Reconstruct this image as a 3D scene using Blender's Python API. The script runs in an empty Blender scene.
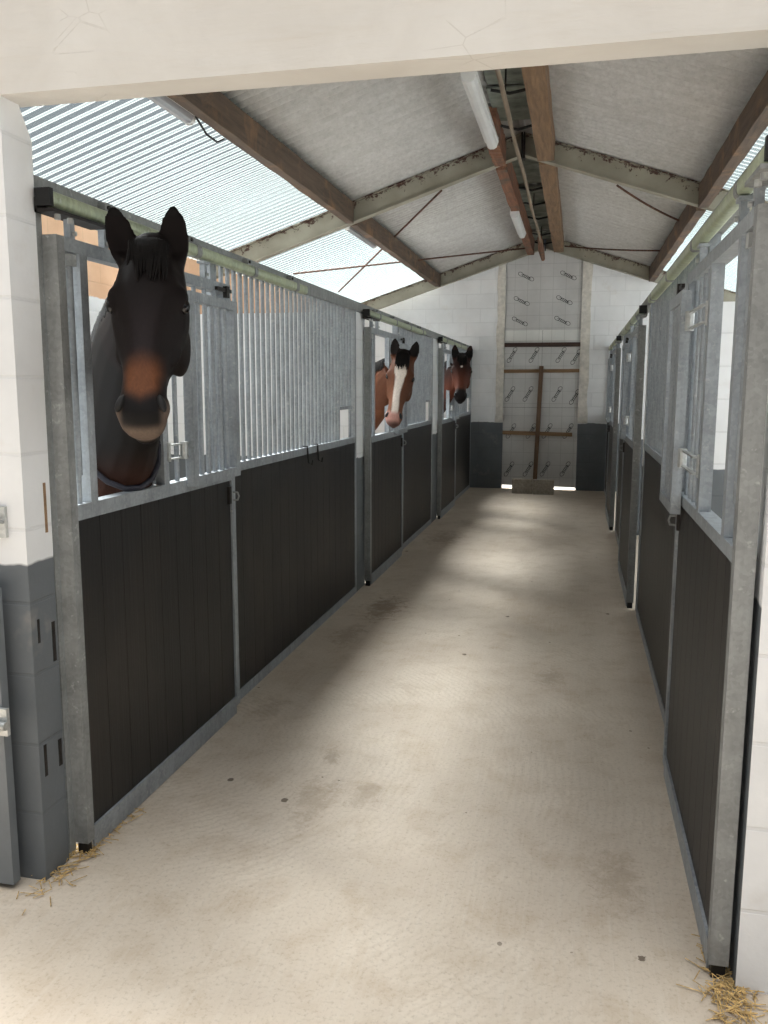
import bpy, bmesh, math, random
from mathutils import Vector, Matrix
random.seed(7)
SC = bpy.context.scene
COL = SC.collection
PI = math.pi

# ------------------------------------------------------------------ measures
XL, XR = -1.636, 0.417           # front faces of the sliding doors, left and right of the aisle
YE = 13.96                       # end wall
XC = -0.57                       # ridge line
SL = 0.33                        # roof slope
RIDGE = 4.03                     # roof sheet height on the ridge
WL, WR = -3.78, 2.85              # outer walls
PAINT = 1.09                     # height of the grey paint


def roof_z(x, base=RIDGE):
    return base - SL * abs(x - XC)


# ------------------------------------------------------------------ materials
def lin(c):
    return tuple(((v / 255) / 12.92 if v / 255 <= 0.04045 else ((v / 255 + 0.055) / 1.055) ** 2.4) for v in c) + (1.0,)


class NT:
    def __init__(self, name):
        self.m = bpy.data.materials.new(name)
        self.m.use_nodes = True
        self.t = self.m.node_tree
        self.t.nodes.clear()
        self.out = self.n('ShaderNodeOutputMaterial')

    def n(self, typ, **kw):
        nd = self.t.nodes.new(typ)
        for k, v in kw.items():
            setattr(nd, k, v)
        return nd

    def l(self, a, b):
        self.t.links.new(a, b)

    def setin(self, nd, key, v):
        if hasattr(v, 'is_linked'):
            self.l(v, nd.inputs[key])
        else:
            nd.inputs[key].default_value = v

    def pos(self):
        return self.n('ShaderNodeNewGeometry').outputs['Position']

    def scaled(self, v, s):
        nd = self.n('ShaderNodeVectorMath', operation='MULTIPLY')
        self.l(v, nd.inputs[0])
        nd.inputs[1].default_value = s
        return nd.outputs[0]

    def noise(self, vec, scale, detail=4, rough=0.55, dist=0.0):
        nd = self.n('ShaderNodeTexNoise')
        self.l(vec, nd.inputs['Vector'])
        nd.inputs['Scale'].default_value = scale
        nd.inputs['Detail'].default_value = detail
        nd.inputs['Roughness'].default_value = rough
        nd.inputs['Distortion'].default_value = dist
        return nd.outputs['Fac']

    def ramp(self, fac, a, b, ca=0.0, cb=1.0):
        nd = self.n('ShaderNodeMapRange')
        self.l(fac, nd.inputs[0])
        for i, v in enumerate((a, b, ca, cb)):
            nd.inputs[i + 1].default_value = v
        return nd.outputs[0]

    def math(self, op, a, b=0.0):
        nd = self.n('ShaderNodeMath', operation=op)
        self.setin(nd, 0, a)
        self.setin(nd, 1, b)
        return nd.outputs[0]

    def mix(self, fac, a, b):
        nd = self.n('ShaderNodeMix', data_type='RGBA')
        self.setin(nd, 0, fac)
        self.setin(nd, 6, a)
        self.setin(nd, 7, b)
        return nd.outputs[2]

    def sep(self, v):
        nd = self.n('ShaderNodeSeparateXYZ')
        self.l(v, nd.inputs[0])
        return nd.outputs

    def comb(self, x, y, z):
        nd = self.n('ShaderNodeCombineXYZ')
        for i, v in enumerate((x, y, z)):
            self.setin(nd, i, v)
        return nd.outputs[0]

    def bump(self, h, strength, dist=0.01):
        nd = self.n('ShaderNodeBump')
        nd.inputs['Strength'].default_value = strength
        nd.inputs['Distance'].default_value = dist
        self.l(h, nd.inputs['Height'])
        return nd.outputs[0]

    def bsdf(self, color, rough=0.6, metal=0.0, normal=None, spec=0.5, sheen=0.0):
        nd = self.n('ShaderNodeBsdfPrincipled')
        self.setin(nd, 'Base Color', color)
        self.setin(nd, 'Roughness', rough)
        self.setin(nd, 'Metallic', metal)
        nd.inputs['Specular IOR Level'].default_value = spec
        nd.inputs['Sheen Weight'].default_value = sheen
        if normal is not None:
            self.l(normal, nd.inputs['Normal'])
        self.l(nd.outputs[0], self.out.inputs[0])
        return nd


def mat_galv(name, base=(163, 169, 174), tint=None, metal=0.22, rough=0.48):
    t = NT(name)
    p = t.pos()
    v = t.n('ShaderNodeTexVoronoi')
    t.l(p, v.inputs['Vector'])
    v.inputs['Scale'].default_value = 90
    cell = t.sep(v.outputs['Color'])[0]
    big = t.noise(p, 9, 5, 0.65)
    streak = t.noise(t.scaled(p, (30, 30, 2.2)), 1.0, 4, 0.6)
    c0, c1 = lin([x * 0.80 for x in base]), lin([min(255, x * 1.10) for x in base])
    f = t.math('ADD', t.math('MULTIPLY', cell, 0.09), t.math('ADD', t.math('MULTIPLY', big, 0.5), t.math('MULTIPLY', streak, 0.3)))
    c = t.mix(t.ramp(f, 0.30, 0.66), c0, c1)
    c = t.mix(t.ramp(t.noise(p, 26, 3, 0.7), 0.62, 0.72, 0, 0.45), c, lin((205, 207, 205)))
    t.bsdf(c, t.ramp(big, 0.3, 0.7, rough - 0.06, rough + 0.14), metal, t.bump(big, 0.04))
    return t.m


def mat_plain(name, rgb, rough=0.6, metal=0.0, var=0.15, scale=12, bump=0.1, spec=0.5, stretch=(1, 1, 1)):
    t = NT(name)
    p = t.scaled(t.pos(), stretch)
    n = t.noise(p, scale, 5, 0.6)
    c = t.mix(t.ramp(n, 0.3, 0.7), lin([x * (1 - var) for x in rgb]), lin([min(255, x * (1 + var)) for x in rgb]))
    t.bsdf(c, rough, metal, t.bump(n, bump) if bump else None, spec)
    return t.m


def mat_block(name, axis, white=(240, 241, 242), grey=(104, 109, 113), paint=PAINT, band=None, bw=0.45, bh=0.225, only_side=False):
    """painted concrete blockwork; axis is the world axis the courses run along"""
    t = NT(name)
    p = t.pos()
    s = t.sep(p)
    u = s[0] if axis == 'x' else s[1]
    vec = t.comb(u, s[2], 0.0)
    b = t.n('ShaderNodeTexBrick', offset=0.5)
    t.l(vec, b.inputs['Vector'])
    for k, v in (('Scale', 1.0), ('Mortar Size', 0.007), ('Mortar Smooth', 0.4), ('Bias', 0.0), ('Brick Width', bw), ('Row Height', bh)):
        b.inputs[k].default_value = v
    b.inputs['Color1'].default_value = (1, 1, 1, 1)
    b.inputs['Color2'].default_value = (0.86, 0.86, 0.86, 1)
    b.inputs['Mortar'].default_value = (0.55, 0.55, 0.55, 1)
    mort = b.outputs['Fac']
    big = t.noise(p, 2.2, 5, 0.6)
    fine = t.noise(p, 40, 4, 0.6)
    wh = t.mix(t.ramp(big, 0.3, 0.7), lin([x * 0.94 for x in white]), lin(white))
    gr = t.mix(t.ramp(big, 0.3, 0.7), lin([x * 0.92 for x in grey]), lin([x * 1.06 for x in grey]))
    edge = t.math('ADD', s[2], t.ramp(t.noise(p, 5, 3), 0, 1, -0.03, 0.03))
    col = t.mix(t.ramp(edge, paint - 0.004, paint + 0.004), gr, wh)
    if only_side:
        nx = t.math('ABSOLUTE', t.sep(t.n('ShaderNodeNewGeometry').outputs['Normal'])[0])
        col = t.mix(t.math('GREATER_THAN', nx, 0.6), wh, col)
    if band is not None:
        sand = t.mix(t.ramp(big, 0.3, 0.7), lin((205, 160, 125)), lin((226, 186, 152)))
        col = t.mix(t.ramp(edge, band - 0.004, band + 0.004), col, sand)
    mul = t.n('ShaderNodeMix', data_type='RGBA', blend_type='MULTIPLY')
    mul.inputs[0].default_value = 0.22
    t.l(col, mul.inputs[6])
    t.l(b.outputs['Color'], mul.inputs[7])
    col = mul.outputs[2]
    # chips where the paint came away
    chip = t.noise(t.scaled(p, (7, 7, 3)), 1.6, 5, 0.75, 0.4)
    col = t.mix(t.ramp(chip, 0.735, 0.75), col, lin((150, 128, 110)))
    col = t.mix(t.ramp(t.noise(p, 3.1, 4, 0.7), 0.62, 0.78, 0, 0.3), col, lin((196, 186, 172)))
    h = t.math('ADD', t.math('MULTIPLY', mort, -1.0), t.math('ADD', t.math('MULTIPLY', fine, 0.25), t.ramp(chip, 0.72, 0.75, 0, -0.5)))
    t.bsdf(col, 0.62, 0.0, t.bump(h, 0.35, 0.012))
    return t.m


def mat_wood(name, a, b, axis='y', rough=0.75, patch=None):
    t = NT(name)
    p = t.pos()
    sc = {'x': (2, 26, 26), 'y': (26, 2, 26), 'z': (26, 26, 2)}[axis]
    g = t.noise(t.scaled(p, sc), 1.0, 6, 0.65, 0.6)
    c = t.mix(t.ramp(g, 0.3, 0.7), lin(a), lin(b))
    if patch:
        c = t.mix(t.ramp(t.noise(p, 3.5, 5, 0.7, 0.5), 0.52, 0.66), c, lin(patch))
    t.bsdf(c, rough, 0, t.bump(g, 0.3))
    return t.m


def mat_board(name):
    """dark recycled plank board with a fine upright grain"""
    t = NT(name)
    p = t.pos()
    g = t.noise(t.scaled(p, (70, 70, 1.6)), 1.0, 6, 0.7, 0.3)
    b = t.noise(p, 1.7, 4, 0.6)
    c = t.mix(t.ramp(g, 0.3, 0.7), lin((17, 16, 17)), lin((33, 32, 32)))
    c = t.mix(t.ramp(b, 0.45, 0.75, 0, 0.35), c, lin((72, 64, 56)))
    c = t.mix(t.ramp(t.noise(t.scaled(p, (22, 22, 5)), 1.0, 5, 0.75), 0.69, 0.8, 0, 0.3), c, lin((110, 102, 94)))
    t.bsdf(c, 0.5, 0, t.bump(g, 0.22), 0.5)
    return t.m


def mat_steel(name):
    t = NT(name)
    p = t.pos()
    s = t.sep(p)
    # height above the underside of the sloping rafter
    hgt = t.math('ADD', t.math('MULTIPLY', t.math('ABSOLUTE', t.math('ADD', s[0], -XC)), SL), s[2])
    n = t.noise(p, 16, 6, 0.75, 0.4)
    big = t.noise(p, 3, 4)
    c = t.mix(t.ramp(big, 0.3, 0.7), lin((136, 131, 116)), lin((162, 157, 141)))
    thr = t.math('ADD', n, t.ramp(hgt, 3.86, 4.0, -0.10, 0.13))
    c = t.mix(t.ramp(thr, 0.60, 0.64), c, lin((72, 46, 36)))
    t.bsdf(c, 0.7, 0, t.bump(n, 0.15))
    return t.m


def mat_fibre(name):
    t = NT(name)
    p = t.pos()
    n = t.noise(p, 22, 5, 0.75)
    m = t.noise(t.scaled(p, (1, 6, 1)), 2.0, 5, 0.6)
    v = t.n('ShaderNodeTexVoronoi')
    t.l(p, v.inputs['Vector'])
    v.inputs['Scale'].default_value = 38
    c = t.mix(t.ramp(n, 0.35, 0.65), lin((172, 170, 167)), lin((196, 195, 192)))
    c = t.mix(t.ramp(m, 0.4, 0.75, 0, 0.45), c, lin((150, 146, 140)))
    c = t.mix(t.ramp(v.outputs['Distance'], 0.05, 0.45, 0.0, 0.12), c, lin((214, 210, 206)))
    t.bsdf(c, 0.9, 0, t.bump(n, 0.2), 0.2)
    return t.m


def mat_grp(name):
    """weathered translucent roofing sheet"""
    t = NT(name)
    p = t.pos()
    n = t.noise(p, 1.6, 5, 0.65)
    d = t.noise(p, 9, 6, 0.75)
    c = t.mix(t.ramp(n, 0.35, 0.7), (0.58, 0.64, 0.64, 1), (0.46, 0.52, 0.48, 1))
    c = t.mix(t.ramp(d, 0.6, 0.75, 0, 0.35), c, (0.88, 0.88, 0.84, 1))
    tr = t.n('ShaderNodeBsdfTranslucent')
    t.l(c, tr.inputs['Color'])
    df = t.n('ShaderNodeBsdfDiffuse')
    df.inputs['Color'].default_value = (0.50, 0.54, 0.52, 1)
    tp = t.n('ShaderNodeBsdfTransparent')
    tp.inputs['Color'].default_value = (0.88, 0.92, 0.93, 1)
    m1 = t.n('ShaderNodeMixShader')
    m1.inputs[0].default_value = 0.62
    t.l(tr.outputs[0], m1.inputs[1])
    t.l(df.outputs[0], m1.inputs[2])
    m2 = t.n('ShaderNodeMixShader')
    lw = t.n('ShaderNodeLayerWeight')
    lw.inputs['Blend'].default_value = 0.5
    t.l(t.ramp(lw.outputs['Facing'], 0.35, 0.92, 0.93, 0.40), m2.inputs[0])     # clearer square on, milkier edge on
    t.l(m1.outputs[0], m2.inputs[1])
    t.l(tp.outputs[0], m2.inputs[2])
    t.l(m2.outputs[0], t.out.inputs[0])
    return t.m


def mat_floor(name):
    t = NT(name)
    p = t.pos()
    s = t.sep(p)
    big = t.noise(p, 0.9, 6, 0.62, 0.3)
    mid = t.noise(p, 5.5, 6, 0.7, 0.4)
    fine = t.noise(p, 70, 4, 0.7)
    broom = t.noise(t.scaled(p, (60, 3, 1)), 1.0, 4, 0.6, 0.2)
    c = t.mix(t.ramp(big, 0.3, 0.7), lin((184, 170, 153)), lin((212, 200, 184)))
    c = t.mix(t.ramp(mid, 0.48, 0.75, 0, 0.55), c, lin((166, 146, 120)))
    c = t.mix(t.ramp(broom, 0.5, 0.75, 0, 0.30), c, lin((206, 198, 186)))
    c = t.mix(t.ramp(fine, 0.52, 0.72, 0, 0.45), c, lin((138, 124, 106)))
    # arcs left by the float and by dragged feet
    arc = t.n('ShaderNodeTexWave', wave_type='RINGS', rings_direction='Z')
    t.l(t.n('ShaderNodeVectorMath', operation='ADD').outputs[0], arc.inputs['Vector'])
    av = arc.inputs['Vector'].links[0].from_node
    t.l(p, av.inputs[0])
    av.inputs[1].default_value = (1.9, -3.4, 0)
    for k, v in (('Scale', 9.0), ('Distortion', 5.0), ('Detail', 4.0), ('Detail Scale', 2.2)):
        arc.inputs[k].default_value = v
    c = t.mix(t.math('MULTIPLY', t.ramp(arc.outputs['Fac'], 0.55, 0.95), t.ramp(big, 0.45, 0.65, 0, 0.22)), c, lin((156, 138, 116)))
    # damp brown stains of their own shape on the concrete
    rag = t.noise(p, 13, 6, 0.75, 0.6)
    for (sx, sy, r, k) in ((-1.36, 6.05, 0.30, 0.8), (-1.38, 9.1, 0.36, 0.6), (-0.10, 4.75, 0.16, 0.4), (-0.98, 3.05, 0.18, 0.45), (-1.25, 10.2, 0.3, 0.45), (0.20, 2.75, 0.16, 0.4), (-0.78, 3.15, 0.12, 0.4), (-1.02, 3.45, 0.08, 0.5), (-1.5, 3.95, 0.14, 0.4), (-1.45, 5.3, 0.2, 0.5)):
        dx = t.math('MULTIPLY', t.math('ADD', s[0], -sx), 1.4)
        dy = t.math('MULTIPLY', t.math('ADD', s[1], -sy), 0.62)
        dd = t.math('SQRT', t.math('ADD', t.math('MULTIPLY', dx, dx), t.math('MULTIPLY', dy, dy)))
        dd = t.math('ADD', dd, t.ramp(rag, 0.25, 0.75, -0.75 * r, 0.75 * r))
        c = t.mix(t.ramp(dd, r * 0.2, r * 0.85, k * 0.8, 0.0), c, lin((122, 100, 74)))
    # specks of dung and chaff
    for sc_, th_, ga_, kk in ((3.1, 0.060, 0.45, 0.8), (8.0, 0.075, 0.72, 0.6)):
        v = t.n('ShaderNodeTexVoronoi')
        t.l(t.scaled(p, (1, 0.8, 1)), v.inputs['Vector'])
        v.inputs['Scale'].default_value = sc_
        spot = t.math('LESS_THAN', t.math('ADD', v.outputs['Distance'], t.ramp(fine, 0.3, 0.7, 0, 0.03)), th_)
        gate = t.math('GREATER_THAN', t.sep(v.outputs['Color'])[1], ga_)
        c = t.mix(t.math('MULTIPLY', t.math('MULTIPLY', spot, gate), kk), c, lin((74, 58, 44)))
    h = t.math('ADD', t.math('MULTIPLY', broom, 0.5), t.math('ADD', t.math('MULTIPLY', fine, 0.3), t.math('MULTIPLY', mid, 0.5)))
    t.bsdf(c, 0.72, 0, t.bump(h, 0.5, 0.006), 0.35)
    return t.m


def mat_insul(name, rgb):
    """foil faced insulation board with its printed grid"""
    t = NT(name)
    p = t.pos()
    s = t.sep(p)
    b = t.n('ShaderNodeTexBrick', offset=0.0)
    t.l(t.comb(t.math('ADD', s[0], 0.03), s[2], 0.0), b.inputs['Vector'])
    for k, v in (('Scale', 1.0), ('Mortar Size', 0.0035), ('Mortar Smooth', 0.2), ('Brick Width', 0.2), ('Row Height', 0.2)):
        b.inputs[k].default_value = v
    n = t.noise(p, 3, 4)
    c = t.mix(t.ramp(n, 0.3, 0.7), lin([x * 0.93 for x in rgb]), lin(rgb))
    c = t.mix(t.math('MULTIPLY', b.outputs['Fac'], 0.35), c, lin((120, 118, 115)))
    t.bsdf(c, 0.5, 0.1, t.bump(n, 0.05))
    return t.m


def mat_lintel(name):
    """thick old paint on a rough beam, lifting in places"""
    t = NT(name)
    p = t.pos()
    big = t.noise(p, 2.4, 5, 0.6, 0.5)
    st = t.noise(t.scaled(p, (3, 3, 26)), 1.0, 5, 0.65, 0.4)
    v = t.n('ShaderNodeTexVoronoi', feature='DISTANCE_TO_EDGE')
    t.l(t.scaled(p, (7, 7, 11)), v.inputs['Vector'])
    v.inputs['Scale'].default_value = 1.0
    crack = t.math('MULTIPLY', t.math('LESS_THAN', v.outputs['Distance'], 0.012), t.ramp(big, 0.54, 0.6))
    c = t.mix(t.ramp(big, 0.35, 0.65), lin((212, 208, 202)), lin((222, 219, 214)))
    c = t.mix(t.ramp(st, 0.55, 0.75, 0, 0.3), c, lin((200, 192, 180)))
    c = t.mix(t.math('MULTIPLY', crack, 0.18), c, lin((150, 140, 128)))
    h = t.math('ADD', t.math('MULTIPLY', crack, -0.7), t.math('ADD', t.math('MULTIPLY', big, 1.2), t.math('MULTIPLY', st, 0.5)))
    t.bsdf(c, 0.6, 0, t.bump(h, 0.5, 0.015))
    return t.m


def mat_coat(name, rough=0.5):
    t = NT(name)
    a = t.n('ShaderNodeAttribute', attribute_name='coat')
    p = t.pos()
    n = t.noise(t.scaled(p, (140, 140, 40)), 1.0, 4, 0.6)
    hsv = t.n('ShaderNodeHueSaturation')
    t.l(a.outputs['Color'], hsv.inputs['Color'])
    t.l(t.ramp(n, 0.25, 0.75, 0.82, 1.18), hsv.inputs['Value'])
    t.bsdf(hsv.outputs[0], 0.62, 0, t.bump(n, 0.12, 0.004), 0.2, 0.0)
    return t.m


M = {}
M['galv'] = mat_galv('galvanised_steel')
M['galv_dull'] = mat_galv('dull_galvanised_steel', (150, 152, 151), metal=0.2, rough=0.55)
M['zinc'] = mat_galv('green_tinged_zinc', (186, 196, 166), metal=0.3, rough=0.35)
M['board'] = mat_board('dark_plank_board')
M['black'] = mat_plain('black_rubber', (18, 18, 18), 0.6, 0, 0.2, 30, 0.1)
M['iron'] = mat_plain('dark_iron', (44, 40, 38), 0.5, 0.5, 0.3, 30, 0.1)
M['rust'] = mat_plain('rusty_rod', (84, 58, 46), 0.85, 0.1, 0.35, 24, 0.3)
M['wall_x'] = mat_block('painted_block_across', 'x')
M['wall_y'] = mat_block('painted_block_along', 'y')
M['stall_x'] = mat_block('stall_block_across', 'x', band=2.36)
M['stall_y'] = mat_block('stall_block_along', 'y', band=2.36)
M['pier_white'] = mat_block('front_pier_block', 'x', bh=0.24)
M['pier_right'] = mat_block('front_pier_block_white', 'x', bh=0.24, only_side=True)
M['lintel'] = mat_lintel('painted_lintel')
M['floor'] = mat_floor('worn_concrete')
M['ground'] = mat_plain('yard_ground', (104, 100, 94), 0.9, 0, 0.15, 2, 0.2)  # unseen yard, kept dark to cut light bounced onto the front wall
M['fibre'] = mat_fibre('fibre_cement')
M['grp'] = mat_grp('translucent_sheet')
M['steel'] = mat_steel('painted_steel_rusting')
M['purlin'] = mat_wood('old_brown_timber', (68, 55, 45), (106, 87, 70), 'y', patch=(128, 97, 70))
M['ridge_wood'] = mat_wood('orange_brown_timber', (94, 73, 54), (142, 112, 82), 'y')
M['split_wood'] = mat_wood('split_reddish_timber', (96, 64, 48), (146, 100, 72), 'y', patch=(88, 78, 66))
M['pole'] = mat_wood('grey_brown_pole', (104, 90, 74), (142, 126, 106), 'y')
M['batten'] = mat_wood('pale_batten', (118, 92, 66), (154, 124, 92), 'x')
M['batten_dark'] = mat_wood('dark_batten', (52, 38, 34), (78, 58, 50), 'x')
M['batten_up'] = mat_wood('brown_batten', (88, 66, 50), (122, 96, 74), 'z')
M['felt'] = mat_plain('green_grey_felt', (112, 117, 108), 0.8, 0, 0.25, 6, 0.3)
M['light_body'] = mat_plain('white_plastic', (216, 216, 214), 0.3, 0, 0.04, 4, 0)
M['light_grey'] = mat_plain('grey_plastic', (150, 152, 156), 0.4, 0, 0.06, 4, 0)
M['insul'] = mat_insul('foil_board', (212, 211, 209))
M['insul_up'] = mat_insul('foil_board_upper', (200, 199, 197))
M['insul_bright'] = mat_insul('foil_board_lit', (226, 226, 222))  # paler copy of the foil board, light on the strip put into the colour
M['ink'] = mat_plain('black_print', (26, 26, 28), 0.6, 0, 0.1, 5, 0)
M['concrete'] = mat_plain('concrete_block', (150, 142, 130), 0.9, 0, 0.14, 30, 0.4)
M['door_grey'] = mat_plain('grey_painted_wood', (112, 117, 121), 0.5, 0, 0.06, 6, 0.1)
M['straw'] = mat_plain('straw', (176, 148, 98), 0.8, 0, 0.35, 60, 0)
M['plaster'] = mat_plain('rough_white_plaster', (212, 207, 198), 0.85, 0, 0.08, 14, 0.6)
M['coat'] = mat_coat('horse_coat')
M['hair'] = mat_plain('black_horse_hair', (17, 14, 13), 0.65, 0, 0.35, 60, 0.2, 0.15)
M['eye'] = mat_plain('dark_eye', (14, 9, 7), 0.22, 0, 0.1, 5, 0)
M['nostril'] = mat_plain('nostril_dark', (10, 8, 8), 0.7, 0, 0.1, 5, 0)
M['strap'] = mat_plain('navy_rug_binding', (44, 44, 54), 0.7, 0, 0.15, 30, 0.1)
M['galv_white'] = mat_galv('bright_zinc_plated', (196, 198, 196), metal=0.5, rough=0.35)


# ------------------------------------------------------------------ objects
def tag(o, label=None, cat=None, group=None, kind=None):
    if label: o['label'] = label
    if cat: o['category'] = cat
    if group: o['group'] = group
    if kind: o['kind'] = kind
    return o


def empty(name, loc, label=None, cat=None, group=None, kind=None):
    o = bpy.data.objects.new(name, None)
    o.empty_display_size = 0.1
    o.location = loc
    COL.objects.link(o)
    return tag(o, label, cat, group, kind)


class MB:
    """collects solid shapes in world coordinates and links them as one mesh object"""
    def __init__(self):
        self.v, self.f, self.mi, self.cur = [], [], [], 0

    def raw(self, verts, faces):
        b = len(self.v)
        self.v += [tuple(x) for x in verts]
        self.f += [tuple(i + b for i in f) for f in faces]
        self.mi += [self.cur] * len(faces)
        return self

    def box(self, x0, x1, y0, y1, z0, z1):
        x0, x1 = min(x0, x1), max(x0, x1)
        y0, y1 = min(y0, y1), max(y0, y1)
        vs = [(x, y, z) for x in (x0, x1) for y in (y0, y1) for z in (z0, z1)]
        return self.raw(vs, [(0, 1, 3, 2), (4, 6, 7, 5), (0, 4, 5, 1), (2, 3, 7, 6), (0, 2, 6, 4), (1, 5, 7, 3)])

    def obox(self, c, ax, hx, ay, hy, az, hz):
        c, ax, ay, az = Vector(c), Vector(ax).normalized(), Vector(ay).normalized(), Vector(az).normalized()
        vs = [c + ax * (sx * hx) + ay * (sy * hy) + az * (sz * hz) for sx in (-1, 1) for sy in (-1, 1) for sz in (-1, 1)]
        fs = [(0, 1, 3, 2), (4, 6, 7, 5), (0, 4, 5, 1), (2, 3, 7, 6), (0, 2, 6, 4), (1, 5, 7, 3)]
        if ax.cross(ay).dot(az) < 0:
            fs = [tuple(reversed(f)) for f in fs]
        return self.raw(vs, fs)

    def bar(self, a, b, w, h, up=(0, 0, 1)):
        a, b = Vector(a), Vector(b)
        d = (b - a)
        s = d.cross(Vector(up)).normalized()
        u = s.cross(d).normalized()
        return self.obox((a + b) / 2, d, d.length / 2, s, w / 2, u, h / 2)

    def tube(self, pts, r, n=10, caps=True):
        pts = [Vector(p) for p in pts]
        rs = r if isinstance(r, (list, tuple)) else [r] * len(pts)
        vs, fs = [], []
        ref = None
        for i, p in enumerate(pts):
            d = (pts[min(i + 1, len(pts) - 1)] - pts[max(i - 1, 0)]).normalized()
            if ref is None:
                ref = Vector((0, 0, 1)) if abs(d.z) < 0.9 else Vector((1, 0, 0))
            s = d.cross(ref).normalized()
            u = s.cross(d).normalized()
            ref = u
            for k in range(n):
                a = 2 * PI * k / n
                vs.append(p + s * (math.cos(a) * rs[i]) + u * (math.sin(a) * rs[i]))
        for i in range(len(pts) - 1):
            for k in range(n):
                k2 = (k + 1) % n
                fs.append((i * n + k, i * n + k2, (i + 1) * n + k2, (i + 1) * n + k))
        if caps:
            fs.append(tuple(range(n - 1, -1, -1)))
            fs.append(tuple((len(pts) - 1) * n + k for k in range(n)))
        return self.raw(vs, fs)

    def prism(self, poly, d0, d1, plane='xz'):
        """extrude a polygon in the given plane along the third axis"""
        def P(a, b, d):
            return (a, d, b) if plane == 'xz' else ((d, a, b) if plane == 'yz' else (a, b, d))
        n = len(poly)
        vs = [P(a, b, d0) for a, b in poly] + [P(a, b, d1) for a, b in poly]
        fs = [tuple(range(n)), tuple(range(2 * n - 1, n - 1, -1))]
        fs += [((i + 1) % n, i, n + i, n + (i + 1) % n) for i in range(n)]
        return self.raw(vs, fs)

    def ball(self, c, r, n=12, m=8, scale=(1, 1, 1), rot=None):
        vs, fs = [], []
        for j in range(m + 1):
            th = PI * j / m
            for i in range(n):
                ph = 2 * PI * i / n
                q = Vector((math.sin(th) * math.cos(ph) * scale[0], math.sin(th) * math.sin(ph) * scale[1], math.cos(th) * scale[2])) * r
                if rot is not None:
                    q = rot @ q
                vs.append(Vector(c) + q)
        for j in range(m):
            for i in range(n):
                i2 = (i + 1) % n
                fs.append((j * n + i, (j + 1) * n + i, (j + 1) * n + i2, j * n + i2))
        return self.raw(vs, fs)

    def build(self, name, mats, parent=None, bevel=0.0, smooth=False, fix=True):
        if not isinstance(mats, (list, tuple)):
            mats = [mats]
        me = bpy.data.meshes.new(name)
        off = Vector((0, 0, 0))
        q = parent
        while q is not None:
            off += Vector(q.location)
            q = q.parent
        me.from_pydata([tuple(Vector(v) - off) for v in self.v], [], self.f)
        for m in mats:
            me.materials.append(m)
        if len(mats) > 1:
            me.polygons.foreach_set('material_index', self.mi)
        if fix:
            bm = bmesh.new()
            bm.from_mesh(me)
            bmesh.ops.remove_doubles(bm, verts=bm.verts, dist=1e-6)
            bmesh.ops.recalc_face_normals(bm, faces=bm.faces)
            bm.to_mesh(me)
            bm.free()
        if smooth:
            me.polygons.foreach_set('use_smooth', [True] * len(me.polygons))
            try:
                me.set_sharp_from_angle(angle=math.radians(42))
            except Exception:
                pass
        me.update()
        o = bpy.data.objects.new(name, me)
        COL.objects.link(o)
        if parent is not None:
            o.parent = parent
        if bevel:
            b = o.modifiers.new('edge', 'BEVEL')
            b.width = bevel
            b.segments = 2
            b.limit_method = 'ANGLE'
            b.angle_limit = math.radians(155)
        return o


def child_copies(src, offsets):
    """further copies of one part beside it"""
    for d in offsets:
        c = src.copy()
        c.location = Vector(src.location) + Vector(d)
        COL.objects.link(c)
        c.parent = src.parent


# ------------------------------------------------------------------ setting
MB().box(WL - 0.3, WR + 0.3, 0.7, YE + 0.25, -0.12, 0.0).build('floor', M['floor']).__setitem__('kind', 'structure')
MB().box(-40, 40, -40, 60, -0.3, -0.14).build('ground', M['ground']).__setitem__('kind', 'structure')

# front wall: two piers and the painted lintel over the opening, gable above
wf = empty('wall_front', (XC, 2.37, 0), kind='structure')
g = MB()
g.prism([(2.31, 0), (2.44, 0), (2.455, 2.32), (2.455, 2.41), (2.40, 2.50), (2.31, 2.50)], WL - 0.2, -1.69, 'yz')
g.build('pier', M['pier_white'], wf, 0.006)
MB().box(0.484, WR + 0.2, 2.277, 2.42, 0, 2.50).build('pier', M['pier_right'], wf, 0.006)
MB().box(WL - 0.2, WR + 0.2, 2.31, 2.425, 2.50, 2.86).build('lintel', M['lintel'], wf, 0.008)
# old fixing recesses and chips on the aisle face of the pier by the horse
for ya, yb_, za, zb, mm in ((2.416, 2.433, 0.734, 0.871, 'iron'), (2.341, 2.352, 0.82, 0.90, 'iron'), (2.336, 2.350, 0.36, 0.47, 'iron'), (2.415, 2.433, 0.361, 0.456, 'iron'), (2.412, 2.425, 1.175, 1.34, 'batten')):
    MB().box(-1.6915, -1.6885, ya, yb_, za, zb).build('recess', M[mm], wf)
zz = 2.86
MB().prism([(WL - 0.2, zz - 0.2), (WL - 0.2, roof_z(WL - 0.2) - 0.03), (XC, RIDGE - 0.03), (WR + 0.2, roof_z(WR + 0.2) - 0.03), (WR + 0.2, zz - 0.2)], 2.34, 2.42).build('gable', M['wall_x'], wf)

# end wall with the boarded-up doorway
OX0, OX1 = -1.175, 0.022
wb = empty('wall_back', (XC, YE, 0), kind='structure')
tz = lambda x: roof_z(x) - 0.05
MB().prism([(WL - 0.2, 0), (OX0, 0), (OX0, tz(OX0)), (WL - 0.2, tz(WL - 0.2))], YE, YE + 0.14).build('blockwork', M['wall_x'], wb)
MB().prism([(OX1, 0), (WR + 0.2, 0), (WR + 0.2, tz(WR + 0.2)), (OX1, tz(OX1))], YE, YE + 0.14).build('blockwork', M['wall_x'], wb)


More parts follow.
